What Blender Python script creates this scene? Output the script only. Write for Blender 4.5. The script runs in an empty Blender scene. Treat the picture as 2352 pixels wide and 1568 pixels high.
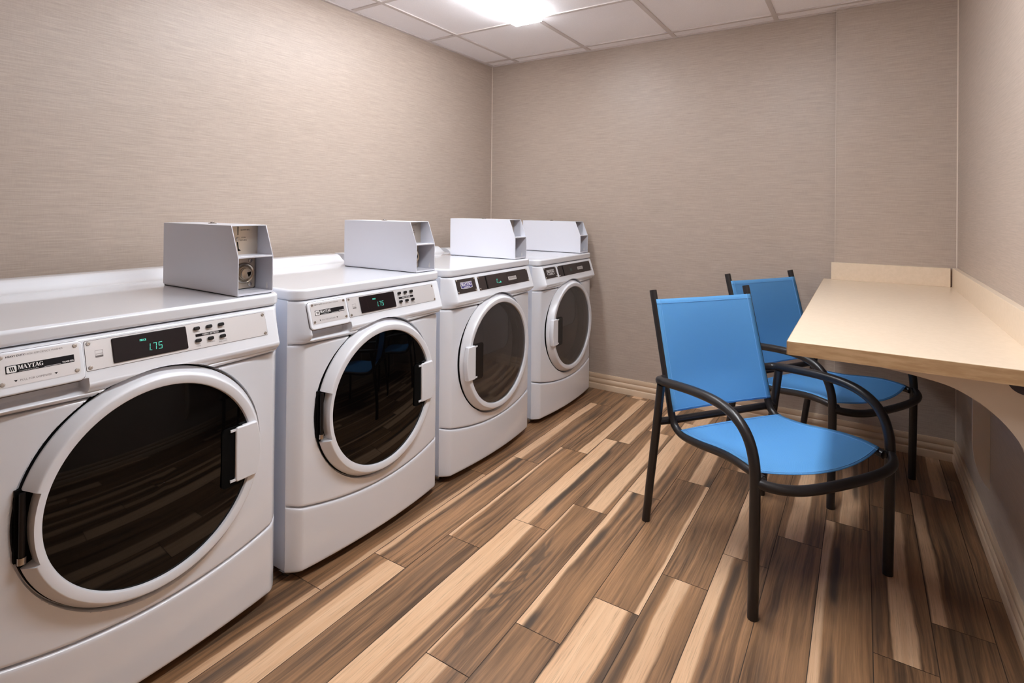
import bpy, bmesh, math, random
from mathutils import Vector, Matrix
S = bpy.context.scene
COL = S.collection
random.seed(7)

# ------------------------------------------------------------------ room numbers (metres)
RX = 2.6522          # right wall
RY = 3.4591          # back wall
CY = 3.4305          # face of the shallow wall column in the back right corner
CXL = 2.1645         # left edge of that column
RZ = 2.181           # ceiling
FY = -1.05           # wall behind the camera
XF = 0.8399          # front plane of the machines
XS = 0.8018          # side seam plane of the machines
CH = 0.0381          # corner rounding
W = 0.686            # machine width

# ------------------------------------------------------------------ materials
def rgb(r, g, b):
    f = lambda c: (c / 255 / 12.92) if c <= 10.31 else ((c / 255 + .055) / 1.055) ** 2.4
    return (f(r), f(g), f(b), 1)

def mat(name, col, rough=.5, metal=0, spec=.5, coat=0, emis=None, estr=0):
    m = bpy.data.materials.new(name); m.use_nodes = True
    b = m.node_tree.nodes['Principled BSDF']
    b.inputs['Base Color'].default_value = col
    b.inputs['Roughness'].default_value = rough
    b.inputs['Metallic'].default_value = metal
    b.inputs['Specular IOR Level'].default_value = spec
    b.inputs['Coat Weight'].default_value = coat
    b.inputs['Coat Roughness'].default_value = .03
    if emis:
        b.inputs['Emission Color'].default_value = emis
        b.inputs['Emission Strength'].default_value = estr
    return m

class G:
    """small node helper"""
    def __init__(s, m):
        s.t = m.node_tree; s.b = s.t.nodes['Principled BSDF']
    def n(s, typ, **k):
        x = s.t.nodes.new(typ)
        for a, v in k.items(): setattr(x, a, v)
        return x
    def put(s, sock, v):
        if isinstance(v, bpy.types.NodeSocket): s.t.links.new(v, sock)
        else: sock.default_value = v
    def math(s, op, a, b=0., c=0., clamp=False):
        x = s.n('ShaderNodeMath', operation=op, use_clamp=clamp)
        for i, v in enumerate((a, b, c)): s.put(x.inputs[i], v)
        return x.outputs[0]
    def sstep(s, v, lo, hi, a=0., b=1.):
        x = s.n('ShaderNodeMapRange', interpolation_type='SMOOTHSTEP')
        for i, q in enumerate((v, lo, hi, a, b)): s.put(x.inputs[i], q)
        return x.outputs[0]
    def vec(s, x, y, z):
        c = s.n('ShaderNodeCombineXYZ')
        for i, q in enumerate((x, y, z)): s.put(c.inputs[i], q)
        return c.outputs[0]
    def noise(s, v, scale=1., detail=2., rough=.5, dist=0.):
        x = s.n('ShaderNodeTexNoise')
        s.put(x.inputs['Vector'], v)
        x.inputs['Scale'].default_value = scale; x.inputs['Detail'].default_value = detail
        x.inputs['Roughness'].default_value = rough; x.inputs['Distortion'].default_value = dist
        return x.outputs[0]
    def mix(s, f, a, b, mode='MIX'):
        x = s.n('ShaderNodeMix', data_type='RGBA', blend_type=mode)
        s.put(x.inputs[0], f); s.put(x.inputs[6], a); s.put(x.inputs[7], b)
        return x.outputs[2]
    def pos(s):
        g = s.n('ShaderNodeNewGeometry'); x = s.n('ShaderNodeSeparateXYZ')
        s.t.links.new(g.outputs['Position'], x.inputs[0])
        return x.outputs[0], x.outputs[1], x.outputs[2]
    def attr(s, nm):
        a = s.n('ShaderNodeAttribute', attribute_name=nm)
        x = s.n('ShaderNodeSeparateColor'); s.t.links.new(a.outputs['Color'], x.inputs[0])
        return x.outputs[0], x.outputs[1], x.outputs[2], a.outputs['Alpha']
    def bump(s, h, dist, strength=1.):
        x = s.n('ShaderNodeBump'); s.put(x.inputs['Height'], h)
        x.inputs['Distance'].default_value = dist; x.inputs['Strength'].default_value = strength
        s.t.links.new(x.outputs[0], s.b.inputs['Normal'])

def make_wallpaper():
    m = mat('linen_wallpaper', rgb(170, 152, 136), .42, spec=.42); g = G(m)
    x, y, z = g.pos(); h = g.math('ADD', x, y)
    a = g.noise(g.vec(g.math('MULTIPLY', h, 14.), g.math('MULTIPLY', z, 520.), 0.), 1., 3., .6)
    b = g.noise(g.vec(g.math('MULTIPLY', h, 5.), g.math('MULTIPLY', z, 210.), 3.), 1., 2., .5)
    c = g.noise(g.vec(g.math('MULTIPLY', h, 420.), g.math('MULTIPLY', z, 30.), 7.), 1., 2., .5)
    v = g.math('ADD', g.math('MULTIPLY', a, .55), g.math('ADD', g.math('MULTIPLY', b, .3), g.math('MULTIPLY', c, .15)))
    f = g.sstep(v, .32, .68)
    g.put(g.b.inputs['Base Color'], g.mix(f, rgb(161, 146, 133), rgb(184, 168, 155)))
    g.bump(v, .0008, .2)
    return m

def make_wood():
    m = mat('wood_look_tile', rgb(150, 115, 85), .34, spec=.4); g = G(m)
    uv = g.n('ShaderNodeUVMap', uv_map='plank'); sp = g.n('ShaderNodeSeparateXYZ'); g.t.links.new(uv.outputs[0], sp.inputs[0])
    u, v = sp.outputs[0], sp.outputs[1]
    b0, b1, tone, seed = g.attr('band')
    ds, dstr, swirl, soft = g.attr('streak')
    sd = g.math('MULTIPLY', seed, 61.)
    low = g.noise(g.vec(g.math('MULTIPLY', u, .7), g.math('MULTIPLY', v, 1.7), sd), 1., 2., .5)
    low2 = g.noise(g.vec(g.math('MULTIPLY', u, 5.), g.math('MULTIPLY', v, 9.), g.math('ADD', sd, 9.)), 1., 2., .5)
    uw = g.math('ADD', u, g.math('ADD', g.math('MULTIPLY', g.math('SUBTRACT', low, .5), .22), g.math('MULTIPLY', g.math('SUBTRACT', low2, .5), .05)))
    light = g.math('MULTIPLY', g.sstep(uw, g.math('SUBTRACT', b0, .02), g.math('ADD', b0, .03)),
                   g.sstep(uw, g.math('SUBTRACT', b1, .035), g.math('ADD', b1, .05), 1., 0.))
    grain = g.noise(g.vec(g.math('MULTIPLY', uw, 9.), g.math('MULTIPLY', v, 1.7), g.math('ADD', sd, 3.)), 1., 5., .62, .5)
    fine = g.noise(g.vec(g.math('MULTIPLY', u, 46.), g.math('MULTIPLY', v, 9.), sd), 1., 4., .65)
    # brown heartwood
    br = g.mix(g.sstep(grain, .3, .7), rgb(90, 69, 52), rgb(174, 131, 94))
    mid = g.noise(g.vec(g.math('MULTIPLY', uw, 24.), g.math('MULTIPLY', v, 2.6), g.math('ADD', sd, 14.)), 1., 4., .7, .3)
    br = g.mix(g.math('MULTIPLY', g.sstep(mid, .5, .72), .55), br, rgb(86, 70, 56))
    br = g.mix(g.math('MULTIPLY', g.sstep(mid, .45, .25), .5), br, rgb(190, 152, 116))
    br = g.mix(g.sstep(low, .4, .75), br, g.mix(.45, br, rgb(186, 140, 98)))
    # cathedral figure
    fg = g.noise(g.vec(g.math('MULTIPLY', uw, 1.5), g.math('MULTIPLY', v, 2.6), g.math('ADD', sd, 33.)), 1., 3., .5, .6)
    ln = g.math('SINE', g.math('MULTIPLY', fg, 34.))
    ptch = g.noise(g.vec(g.math('MULTIPLY', u, 1.4), g.math('MULTIPLY', v, 2.4), g.math('ADD', sd, 40.)), 1., 1., .5)
    fa = g.math('MULTIPLY', g.sstep(ptch, .42, .6), g.math('MULTIPLY', swirl, .8))
    br = g.mix(g.math('MULTIPLY', fa, g.sstep(ln, .2, .95)), br, rgb(84, 70, 58))
    # dark streak
    dn = g.noise(g.vec(g.math('MULTIPLY', u, 1.2), g.math('MULTIPLY', v, 3.1), g.math('ADD', sd, 21.)), 1., 2., .5)
    dd = g.math('ABSOLUTE', g.math('SUBTRACT', uw, ds))
    dk = g.math('MULTIPLY', g.math('MULTIPLY', g.sstep(dd, .02, .14, 1., 0.), dstr), g.sstep(dn, .34, .56))
    li = g.mix(g.sstep(grain, .3, .75), rgb(222, 178, 138), rgb(236, 197, 158))
    c = g.mix(light, br, li)
    c = g.mix(dk, c, rgb(78, 66, 56))
    hv = g.mix(g.math('MULTIPLY', g.sstep(fine, .48, .75), .38), c, rgb(96, 74, 56))
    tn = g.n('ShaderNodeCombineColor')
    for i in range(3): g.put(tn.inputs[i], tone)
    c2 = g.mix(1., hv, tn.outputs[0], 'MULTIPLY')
    g.put(g.b.inputs['Base Color'], c2)
    g.put(g.b.inputs['Roughness'], g.sstep(fine, .3, .8, .30, .46))
    g.bump(fine, .0006, .35)
    return m

def make_ceiling():
    m = mat('ceiling_tile', rgb(216, 208, 204), .9, spec=.1); g = G(m)
    x, y, z = g.pos(); n = g.noise(g.vec(x, y, z), 420., 3., .6)
    g.put(g.b.inputs['Base Color'], g.mix(g.sstep(n, .3, .7), rgb(241, 237, 238), rgb(249, 246, 247)))
    g.bump(n, .002, .3)
    return m

def make_sling():
    m = mat('blue_sling', rgb(72, 146, 214), .5, spec=.35); g = G(m)
    uv = g.n('ShaderNodeUVMap', uv_map='weave'); sp = g.n('ShaderNodeSeparateXYZ'); g.t.links.new(uv.outputs[0], sp.inputs[0])
    w1 = g.math('SINE', g.math('MULTIPLY', sp.outputs[0], 2200.)); w2 = g.math('SINE', g.math('MULTIPLY', sp.outputs[1], 2200.))
    wv = g.math('MULTIPLY', w1, w2)
    g.put(g.b.inputs['Base Color'], g.mix(g.sstep(wv, -.6, .6), rgb(92, 170, 232), rgb(128, 196, 248)))
    g.bump(wv, .0004, .4)
    tr = g.n('ShaderNodeBsdfTransparent'); tr.inputs[0].default_value = rgb(120, 180, 235)
    tl = g.n('ShaderNodeBsdfTranslucent'); tl.inputs[0].default_value = rgb(90, 165, 235)
    a = g.n('ShaderNodeMixShader'); a.inputs[0].default_value = .2
    b = g.n('ShaderNodeMixShader'); b.inputs[0].default_value = .13
    out = g.t.nodes['Material Output']
    g.t.links.new(g.b.outputs[0], a.inputs[1]); g.t.links.new(tl.outputs[0], a.inputs[2])
    g.t.links.new(a.outputs[0], b.inputs[1]); g.t.links.new(tr.outputs[0], b.inputs[2])
    g.t.links.new(b.outputs[0], out.inputs[0])
    return m

def make_laminate():
    m = mat('cream_laminate', rgb(232, 214, 192), .3, spec=.45); g = G(m)
    x, y, z = g.pos(); n = g.noise(g.vec(x, y, z), 60., 4., .7)
    g.put(g.b.inputs['Base Color'], g.mix(g.sstep(n, .35, .65), rgb(215, 196, 172), rgb(220, 201, 178)))
    return m

def make_edge():
    m = mat('laminate_edge', rgb(190, 156, 116), .4); g = G(m)
    x, y, z = g.pos(); n = g.noise(g.vec(g.math('MULTIPLY', x, 14.), g.math('MULTIPLY', y, 14.), g.math('MULTIPLY', z, 90.)), 1., 4., .6)
    g.put(g.b.inputs['Base Color'], g.mix(g.sstep(n, .35, .7), rgb(184, 150, 110), rgb(206, 174, 134)))
    return m

def make_smoked():
    m = mat('smoked_window', rgb(40, 36, 36), .03); g = G(m)
    gl = g.n('ShaderNodeBsdfGlossy'); gl.inputs[0].default_value = (1, 1, 1, 1); gl.inputs[1].default_value = .04
    tr = g.n('ShaderNodeBsdfTransparent'); tr.inputs[0].default_value = (.62, .60, .59, 1)
    fr = g.n('ShaderNodeFresnel'); fr.inputs[0].default_value = 1.5
    mx = g.n('ShaderNodeMixShader'); g.t.links.new(fr.outputs[0], mx.inputs[0])
    df = g.n('ShaderNodeBsdfDiffuse'); df.inputs[0].default_value = rgb(92, 86, 84)
    body = g.n('ShaderNodeMixShader'); body.inputs[0].default_value = .08
    g.t.links.new(tr.outputs[0], body.inputs[1]); g.t.links.new(df.outputs[0], body.inputs[2])
    g.t.links.new(body.outputs[0], mx.inputs[1]); g.t.links.new(gl.outputs[0], mx.inputs[2])
    g.t.links.new(mx.outputs[0], g.t.nodes['Material Output'].inputs[0])
    return m

M = {
 'wall': make_wallpaper(), 'wood': make_wood(), 'ceil': make_ceiling(), 'sling': make_sling(),
 'laminate': make_laminate(), 'edge': make_edge(), 'smoked': make_smoked(),
 'grid': mat('grid_white', rgb(205, 196, 192), .5),
 'grout': mat('dark_grout', rgb(66, 54, 44), .8),
 'base': mat('beige_baseboard', rgb(206, 180, 152), .35),
 'caulk': mat('pale_caulk', rgb(214, 200, 186), .6),
 'enamel': mat('white_enamel', rgb(228, 230, 235), .22, spec=.5, coat=.75),
 'cabinet': mat('white_cabinet_paint', rgb(224, 228, 237), .3, spec=.5, coat=.3),
 'plastic': mat('white_plastic', rgb(229, 230, 234), .28, spec=.5),
 'meter': mat('pale_grey_paint', rgb(214, 214, 221), .3, spec=.5),
 'silver': mat('satin_silver_panel', rgb(220, 217, 217), .34, metal=.4),
 'steel': mat('bright_steel', rgb(200, 190, 176), .26, metal=1),
 'brushed': mat('brushed_steel', rgb(208, 196, 180), .36, metal=.85),
 'screw': mat('steel_screw', rgb(190, 184, 178), .22, metal=1),
 'black': mat('black_plastic', rgb(18, 15, 16), .35, spec=.35),
 'void': mat('deep_black', rgb(6, 6, 6), .7, spec=.1),
 'display': mat('display_black', rgb(26, 18, 20), .2, spec=.22),
 'charcoal': mat('charcoal_panel', rgb(54, 46, 44), .42, spec=.22),
 'dark_window': mat('dark_door_window', rgb(5, 4, 4), .03, spec=.3),
 'drum': mat('dryer_drum', rgb(120, 116, 114), .3, metal=.6),
 'bulkhead': mat('dryer_bulkhead', rgb(205, 202, 202), .4),
 'highlight': mat('wall_edge_highlight', rgb(194, 180, 167), .5),
 'seam': mat('shadow_gap_grey', rgb(96, 88, 86), .7, spec=.1),
 'ink': mat('dark_ink', rgb(24, 20, 22), .6, spec=.12),
 'faint': mat('grey_ink', rgb(118, 110, 108), .6, spec=.15),
 'paper': mat('white_ink', rgb(235, 232, 230), .5),
 'violet': mat('violet_ink', rgb(66, 58, 120), .4),
 'tagg': mat('grey_sticker', rgb(178, 172, 168), .5),
 'teal': mat('teal_digits', rgb(40, 120, 110), .4, emis=rgb(90, 220, 190), estr=.75),
 'tealdim': mat('dim_teal_digits', rgb(40, 80, 75), .4, emis=rgb(70, 140, 120), estr=.25),
 'frame': mat('black_powder_coat', rgb(34, 30, 30), .32, spec=.5),
 'thread': mat('pale_blue_thread', rgb(120, 180, 232), .6),
 'bracket': mat('beige_bracket', rgb(222, 208, 190), .45),
 'plum': mat('dark_plum_grommet', rgb(52, 40, 46), .4),
 'lamp': mat('lit_diffuser', rgb(240, 240, 240), .5, emis=(.92, .965, 1.02, 1), estr=21),
 'lamp_bright': mat('lit_diffuser_bright', rgb(240, 240, 240), .5, emis=(.92, .965, 1.02, 1), estr=37),  # second lamp, out of view; emission raised to balance the room's brightness
}

# ------------------------------------------------------------------ mesh helpers
def finish(name, verts, faces, m, parent=None, smooth=False, angle=None, bevel=0, segs=2, loc=None):
    me = bpy.data.meshes.new(name)
    me.from_pydata([tuple(v) for v in verts], [], faces); me.validate()
    bm = bmesh.new(); bm.from_mesh(me); bmesh.ops.recalc_face_normals(bm, faces=bm.faces); bm.to_mesh(me); bm.free()
    if m: me.materials.append(m)
    if smooth: me.polygons.foreach_set('use_smooth', [True] * len(me.polygons))
    o = bpy.data.objects.new(name, me); COL.objects.link(o)
    if parent: o.parent = parent
    if loc: o.location = loc
    if bevel:
        b = o.modifiers.new('bevel', 'BEVEL'); b.width = bevel; b.segments = segs; b.limit_method = 'ANGLE'; b.angle_limit = math.radians(35)
        b.harden_normals = True
        me.polygons.foreach_set('use_smooth', [True] * len(me.polygons))
    elif angle:
        me.polygons.foreach_set('use_smooth', [True] * len(me.polygons)); me.set_sharp_from_angle(angle=math.radians(angle))
    return o

class MB:
    def __init__(s): s.v = []; s.f = []
    def add(s, vs, fs):
        k = len(s.v); s.v += [Vector(q) for q in vs]; s.f += [tuple(i + k for i in f) for f in fs]; return s
    def box(s, x0, x1, y0, y1, z0, z1):
        return s.add([(x0,y0,z0),(x1,y0,z0),(x1,y1,z0),(x0,y1,z0),(x0,y0,z1),(x1,y0,z1),(x1,y1,z1),(x0,y1,z1)],
                     [(3,2,1,0),(4,5,6,7),(0,1,5,4),(1,2,6,5),(2,3,7,6),(3,0,4,7)])
    def prism(s, poly, fn, a, b):
        """poly of 2-D points swept from a to b; fn(p, q, t) -> 3-D"""
        n = len(poly)
        return s.add([fn(p[0], p[1], a) for p in poly] + [fn(p[0], p[1], b) for p in poly],
                     [tuple(range(n))[::-1], tuple(range(n, 2 * n))] + [(i, (i + 1) % n, n + (i + 1) % n, n + i) for i in range(n)])
    def tube(s, path, r, seg=14, cap=True):
        path = [Vector(p) for p in path]; n = len(path); rings = []
        t0 = (path[1] - path[0]).normalized()
        up = Vector((0, 0, 1)) if abs(t0.z) < .9 else Vector((1, 0, 0))
        a = t0.cross(up).normalized()
        for i, p in enumerate(path):
            t = (path[min(i + 1, n - 1)] - path[max(i - 1, 0)]).normalized()
            a = (a - t * a.dot(t)).normalized(); b = t.cross(a)
            rr = r[i] if isinstance(r, (list, tuple)) else r
            rings.append([p + a * (rr * math.cos(2 * math.pi * k / seg)) + b * (rr * math.sin(2 * math.pi * k / seg)) for k in range(seg)])
        vs = [q for ring in rings for q in ring]; fs = []
        for i in range(n - 1):
            for k in range(seg):
                k2 = (k + 1) % seg
                fs.append((i * seg + k, i * seg + k2, (i + 1) * seg + k2, (i + 1) * seg + k))
        if cap: fs += [tuple(range(seg))[::-1], tuple((n - 1) * seg + k for k in range(seg))]
        return s.add(vs, fs)
    def lathe_x(s, prof, cy, cz, seg=96, closed=False):
        """prof: list of (x, r) turned about the axis along x through (cy, cz)"""
        n = len(prof); vs = []; fs = []
        for k in range(seg):
            a = 2 * math.pi * k / seg
            for x, r in prof: vs.append((x, cy + r * math.cos(a), cz + r * math.sin(a)))
        for k in range(seg):
            k2 = (k + 1) % seg
            for i in range(n if closed else n - 1):
                j = (i + 1) % n
                fs.append((k * n + i, k * n + j, k2 * n + j, k2 * n + i))
        return s.add(vs, fs)
    def put(s, name, m, parent=None, **k): return finish(name, s.v, s.f, m, parent, **k)

def catmull(pts, n=8):
    P = [Vector(p) for p in pts]; P = [P[0] * 2 - P[1]] + P + [P[-1] * 2 - P[-2]]; out = []
    for i in range(1, len(P) - 2):
        a, b, c, d = P[i - 1:i + 3]
        for k in range(n):
            t = k / n
            out.append(.5 * ((2 * b) + (c - a) * t + (2 * a - 5 * b + 4 * c - d) * t * t + (3 * b - a - 3 * c + d) * t ** 3))
    out.append(P[-2]); return out

def rrect(x0, x1, y0, y1, r, n=5):
    out = []
    for cx, cy, a0 in ((x1 - r, y1 - r, 0), (x0 + r, y1 - r, 90), (x0 + r, y0 + r, 180), (x1 - r, y0 + r, 270)):
        for k in range(n + 1):
            a = math.radians(a0 + 90 * k / n); out.append((cx + r * math.cos(a), cy + r * math.sin(a)))
    return out

def empty(name, loc, label, cat, group=None, rz=0):
    o = bpy.data.objects.new(name, None); COL.objects.link(o); o.location = loc; o.rotation_euler = (0, 0, rz)
    o.empty_display_size = .1; o['label'] = label; o['category'] = cat
    if group: o['group'] = group
    return o

def structure(o): o['kind'] = 'structure'; return o

def text_mesh(body, size, fn, align='CENTER', h=.0004, stretch=1., bold=0., shear=0.):
    """flat lettering as a mesh; fn(a, b, h) places 2-D text coordinates in space"""
    c = bpy.data.curves.new('lettering', 'FONT'); c.body = body; c.size = size; c.align_x = align; c.align_y = 'CENTER'
    c.resolution_u = 2; c.offset = bold; c.shear = shear
    o = bpy.data.objects.new('lettering', c); COL.objects.link(o)
    bpy.context.view_layer.update()
    me = bpy.data.meshes.new_from_object(o.evaluated_get(bpy.context.evaluated_depsgraph_get()))
    vs = [fn(v.co.x * stretch, v.co.y, h) for v in me.vertices]; fs = [tuple(p.vertices) for p in me.polygons]
    bpy.data.objects.remove(o); bpy.data.curves.remove(c); bpy.data.meshes.remove(me)
    return vs, fs

# ------------------------------------------------------------------ room
def slab(name, m, *b): return structure(MB().box(*b).put(name, m))
slab('wall_left', M['wall'], -.1, 0, FY - .1, RY + .1, -.02, RZ + .1)
slab('wall_right', M['wall'], RX, RX + .1, FY - .1, RY + .1, -.02, RZ + .1)
slab('wall_front', M['wall'], 0, RX, FY - .1, FY, -.02, RZ + .1)
structure(MB().prism([(0, RY), (CXL, RY), (CXL, CY), (RX, CY), (RX, RY + .1), (0, RY + .1)], lambda p, q, t: (p, q, t), -.02, RZ + .1).put('wall_back', M['wall']))

# floor: wood look tiles in a quarter stagger, each with its own figure
PW, PL, PX0, PY0, PST = .1390, .8553, .782, 1.267, .2138
SPEC = {  # (row, tile) : light band start, end, tone, dark streak centre, strength, cathedral figure
 (0,0):(.86,1.2,.80,.4,.3,0), (0,1):(2,3,1.02,.3,.15,0), (0,2):(2,3,1.0,.5,.2,0), (0,-1):(.8,1.2,.8,.4,.5,0),
 (1,-1):(.48,1.2,.86,.22,.75,0), (1,0):(-.3,.13,.92,.28,.9,0), (1,1):(-.3,.30,.92,.72,.8,0), (1,2):(2,3,.78,.5,.8,0),
 (2,-1):(2,3,.84,.35,.4,0), (2,0):(-.3,.08,.94,.7,.25,0), (2,1):(.66,1.0,.92,.2,.2,0), (2,2):(.3,.7,.9,.1,.8,0),
 (3,-1):(-.3,.60,.95,.95,.2,0), (3,0):(-.3,.42,.97,.53,1.,0), (3,1):(.5,.86,.9,.2,.3,0), (3,2):(-.2,.5,.95,.7,.3,0),
 (4,-1):(-.3,.50,.86,.72,.4,0), (4,0):(-.3,.06,.94,.5,.2,.85), (4,1):(.40,.86,.92,.1,.3,0), (4,2):(.1,.5,1.,.8,.4,0),
 (5,-1):(2,3,.86,.5,.3,.9), (5,0):(-.3,.14,.95,.24,1.,0), (5,1):(-.3,.55,.95,.85,.3,0), (5,2):(.3,.8,.95,.1,.4,0),
 (6,-1):(-.3,.74,.95,.95,.7,0), (6,0):(.9,1.3,.93,.4,.15,0), (6,1):(.35,.76,.9,.9,.9,0), (6,2):(-.2,.4,.95,.6,.4,0),
 (7,-1):(.3,.62,.86,.1,.5,0), (7,0):(2,3,.90,.3,.15,0), (7,1):(.5,.9,.95,.2,.4,0),
 (8,-1):(.3,.5,.86,.1,.6,.9), (8,0):(-.3,.26,.9,.4,.8,0), (8,1):(-.2,.4,.9,.6,.4,0),
 (9,-1):(.18,.58,.92,.74,.9,0), (9,0):(2,3,.85,.3,.6,0), (9,1):(.2,.6,.9,.7,.3,0),
 (10,-1):(-.3,.16,.86,.28,.9,0), (10,0):(-.3,.2,.82,.35,.9,0),
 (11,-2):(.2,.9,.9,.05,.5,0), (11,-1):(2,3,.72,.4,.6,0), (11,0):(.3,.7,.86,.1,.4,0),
 (12,-2):(2,3,.72,.4,.6,.7), (12,-1):(2,3,.72,.6,.7,0), (12,0):(2,3,.72,.4,.5,0),  # rows under the counter: lowest tone puts its shade into the wood colour
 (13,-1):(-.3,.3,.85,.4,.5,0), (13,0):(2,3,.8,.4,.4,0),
}
def build_floor():
    vs = []; fs = []; uv = []; c1 = []; c2 = []; gap = .0011
    vs += [(0, FY, -.0012), (RX, FY, -.0012), (RX, RY, -.0012), (0, RY, -.0012)]; fs.append((0, 1, 2, 3)); uv += [(0, 0)] * 4; c1 += [(0,) * 4] * 4; c2 += [(0,) * 4] * 4
    rng = random.Random(3)
    for k in range(-6, 14):
        for j in range(-6, 5):
            x0 = PX0 + k * PW; x1 = x0 + PW
            y0 = PY0 + (k % 4) * PST + j * PL; y1 = y0 + PL
            cx0, cx1 = max(x0 + gap, 0), min(x1 - gap, RX); cy0, cy1 = max(y0 + gap, FY), min(y1 - gap, RY)
            if cx1 - cx0 < .004 or cy1 - cy0 < .004: continue
            r = rng.random()
            rnd = [(-.3, .15 + .4 * rng.random()), (2, 3), (.3, .75), (.6, 1.2)][rng.randrange(4)]
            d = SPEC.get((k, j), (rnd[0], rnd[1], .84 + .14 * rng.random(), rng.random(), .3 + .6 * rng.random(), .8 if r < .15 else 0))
            n = len(vs); vs += [(cx0, cy0, 0), (cx1, cy0, 0), (cx1, cy1, 0), (cx0, cy1, 0)]; fs.append((n, n + 1, n + 2, n + 3))
            ua, ub = (cx0 - x0) / PW, (cx1 - x0) / PW
            uv += [(ua, cy0 - y0), (ub, cy0 - y0), (ub, cy1 - y0), (ua, cy1 - y0)]
            sd = rng.random()
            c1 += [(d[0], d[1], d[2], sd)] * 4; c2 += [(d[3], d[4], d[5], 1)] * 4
    me = bpy.data.meshes.new('floor'); me.from_pydata(vs, [], fs)
    me.materials.append(M['grout']); me.materials.append(M['wood'])
    for p in me.polygons: p.material_index = 0 if p.index == 0 else 1
    l = me.uv_layers.new(name='plank')
    for i, q in enumerate(uv): l.data[i].uv = q
    for nm, c in (('band', c1), ('streak', c2)):
        a = me.color_attributes.new(nm, 'FLOAT_COLOR', 'CORNER')
        for i, q in enumerate(c): a.data[i].color = q
    o = bpy.data.objects.new('floor', me); COL.objects.link(o); structure(o)
build_floor()

# ceiling: lay-in tiles above a white T grid
structure(MB().box(-.1, RX + .1, FY - .1, RY + .1, RZ + .006, RZ + .1).put('ceiling', M['ceil']))
GX = [.23 + .5515 * i for i in range(5)]; GY = [3.350 - .602 * i for i in range(8)]
b = MB(); hw = .011
for x in GX: b.box(x - hw, x + hw, FY, RY, RZ, RZ + .0075)
for y in GY: b.box(0, RX, y - hw, y + hw, RZ + .0004, RZ + .0075)
structure(b.put('trim_1', M['grid']))
b = MB(); e = .018
b.box(0, e, FY, RY, RZ - .001, RZ + .0075); b.box(RX - e, RX, FY, CY, RZ - .001, RZ + .0075)
b.box(e, CXL, RY - e, RY, RZ - .001, RZ + .0075); b.box(CXL, RX - e, CY - e, CY, RZ - .001, RZ + .0075); b.box(e, RX - e, FY, FY + e, RZ - .001, RZ + .0075)
structure(b.put('trim_2', M['grid']))
# pale caulk beads in the two corners
structure(MB().box(0, .004, RY - .004, RY, .09, RZ - .002).put('trim_3', M['caulk']))
structure(MB().box(RX - .004, RX, CY - .004, CY, .09, RZ - .002).put('trim_4', M['caulk']))

structure(MB().box(CXL - .0015, CXL + .0015, CY - .0012, CY + .002, .09, RZ - .002).put('trim_highlight', M['highlight']))  # pale strip paints a highlight along the column edge
# baseboards: moulded profile (distance from wall, height)
BP = [(0, 0), (.015, 0), (.015, .030), (.0135, .033), (.009, .035), (.0095, .038), (.0125, .043), (.0138, .050), (.0130, .058), (.0098, .065), (.0075, .0675), (.0095, .0705), (.0105, .073), (.0105, .092), (.0085, .0966), (0, .0966)]
structure(MB().prism(BP, lambda d, z, t: (t, RY - d, z), 0, CXL).prism(BP, lambda d, z, t: (t, CY - d, z), CXL - .015, RX).put('baseboard_back', M['base'], angle=40))
structure(MB().prism(BP, lambda d, z, t: (RX - d, t, z), FY, CY).put('baseboard_right', M['base'], angle=40))
structure(MB().prism(BP, lambda d, z, t: (d, t, z), FY, RY).put('baseboard_left', M['base'], angle=40))
structure(MB().prism(BP, lambda d, z, t: (t, FY + d, z), 0, RX).put('baseboard_front', M['base'], angle=40))

# ------------------------------------------------------------------ ceiling lamp
def ceiling_lamp(x, y0, y1, label, lm):
    lamp = empty('ceiling_light', (x, 0, RZ), label, 'ceiling light')
    prof = [(-.072, -.0005), (-.086, -.022), (-.080, -.034), (.080, -.034), (.086, -.022), (.072, -.0005)]
    MB().prism(prof, lambda p, q, t: (p, t, q), y0, y1).put('diffuser', M[lm], lamp, bevel=.003)
    MB().prism([(p * .9, min(q * .9, -.002)) for p, q in prof], lambda p, q, t: (p, t, q), y0 - .008, y0 - .0005).put('end_cap', M['plastic'], lamp, bevel=.001)
ceiling_lamp(.757, 1.44, 2.712, 'long white fluorescent ceiling light glowing above the row of machines', 'lamp')
ceiling_lamp(1.85, .95, 2.15, 'long white fluorescent ceiling light mounted above the blue chairs', 'lamp_bright')

# ------------------------------------------------------------------ machines
DC, DZ = .338, .490          # door centre across the front and up
NS = Vector((.9516, 0, .307)); US = Vector((-.307, 0, .9516)); P0 = Vector((XF + .002, 0, .853)); SL = .1009
def slant(a, t, h=0): return P0 + Vector((0, a, 0)) + US * t + NS * h      # a across, t up the slope (0 at top, negative down)
def S2(s): return -s * SL

def sm(t): t = max(0., min(1., t)); return t * t * (3 - 2 * t)
def bowx(a, amount=.022):
    t = abs((a - W / 2) / (W / 2 - CH))
    if t <= 1: return XF + amount * (1 - t * t)
    q = (t - 1) * (W / 2 - CH) / CH
    return XF - CH * min(q, 1) ** 1.55
def dish(a, z, x, r0=.2690, r1=.2722):
    r = math.hypot(a - DC, z - DZ)
    if r >= r1: return x
    flat = min(x, XF + .001)
    return flat + (x - flat) * sm((r - r0) / (r1 - r0))
def ztoe(a):
    t = min(1., abs((a - W / 2) / (W / 2)))
    return .231 - .043 * (1 - t * t)

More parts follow.
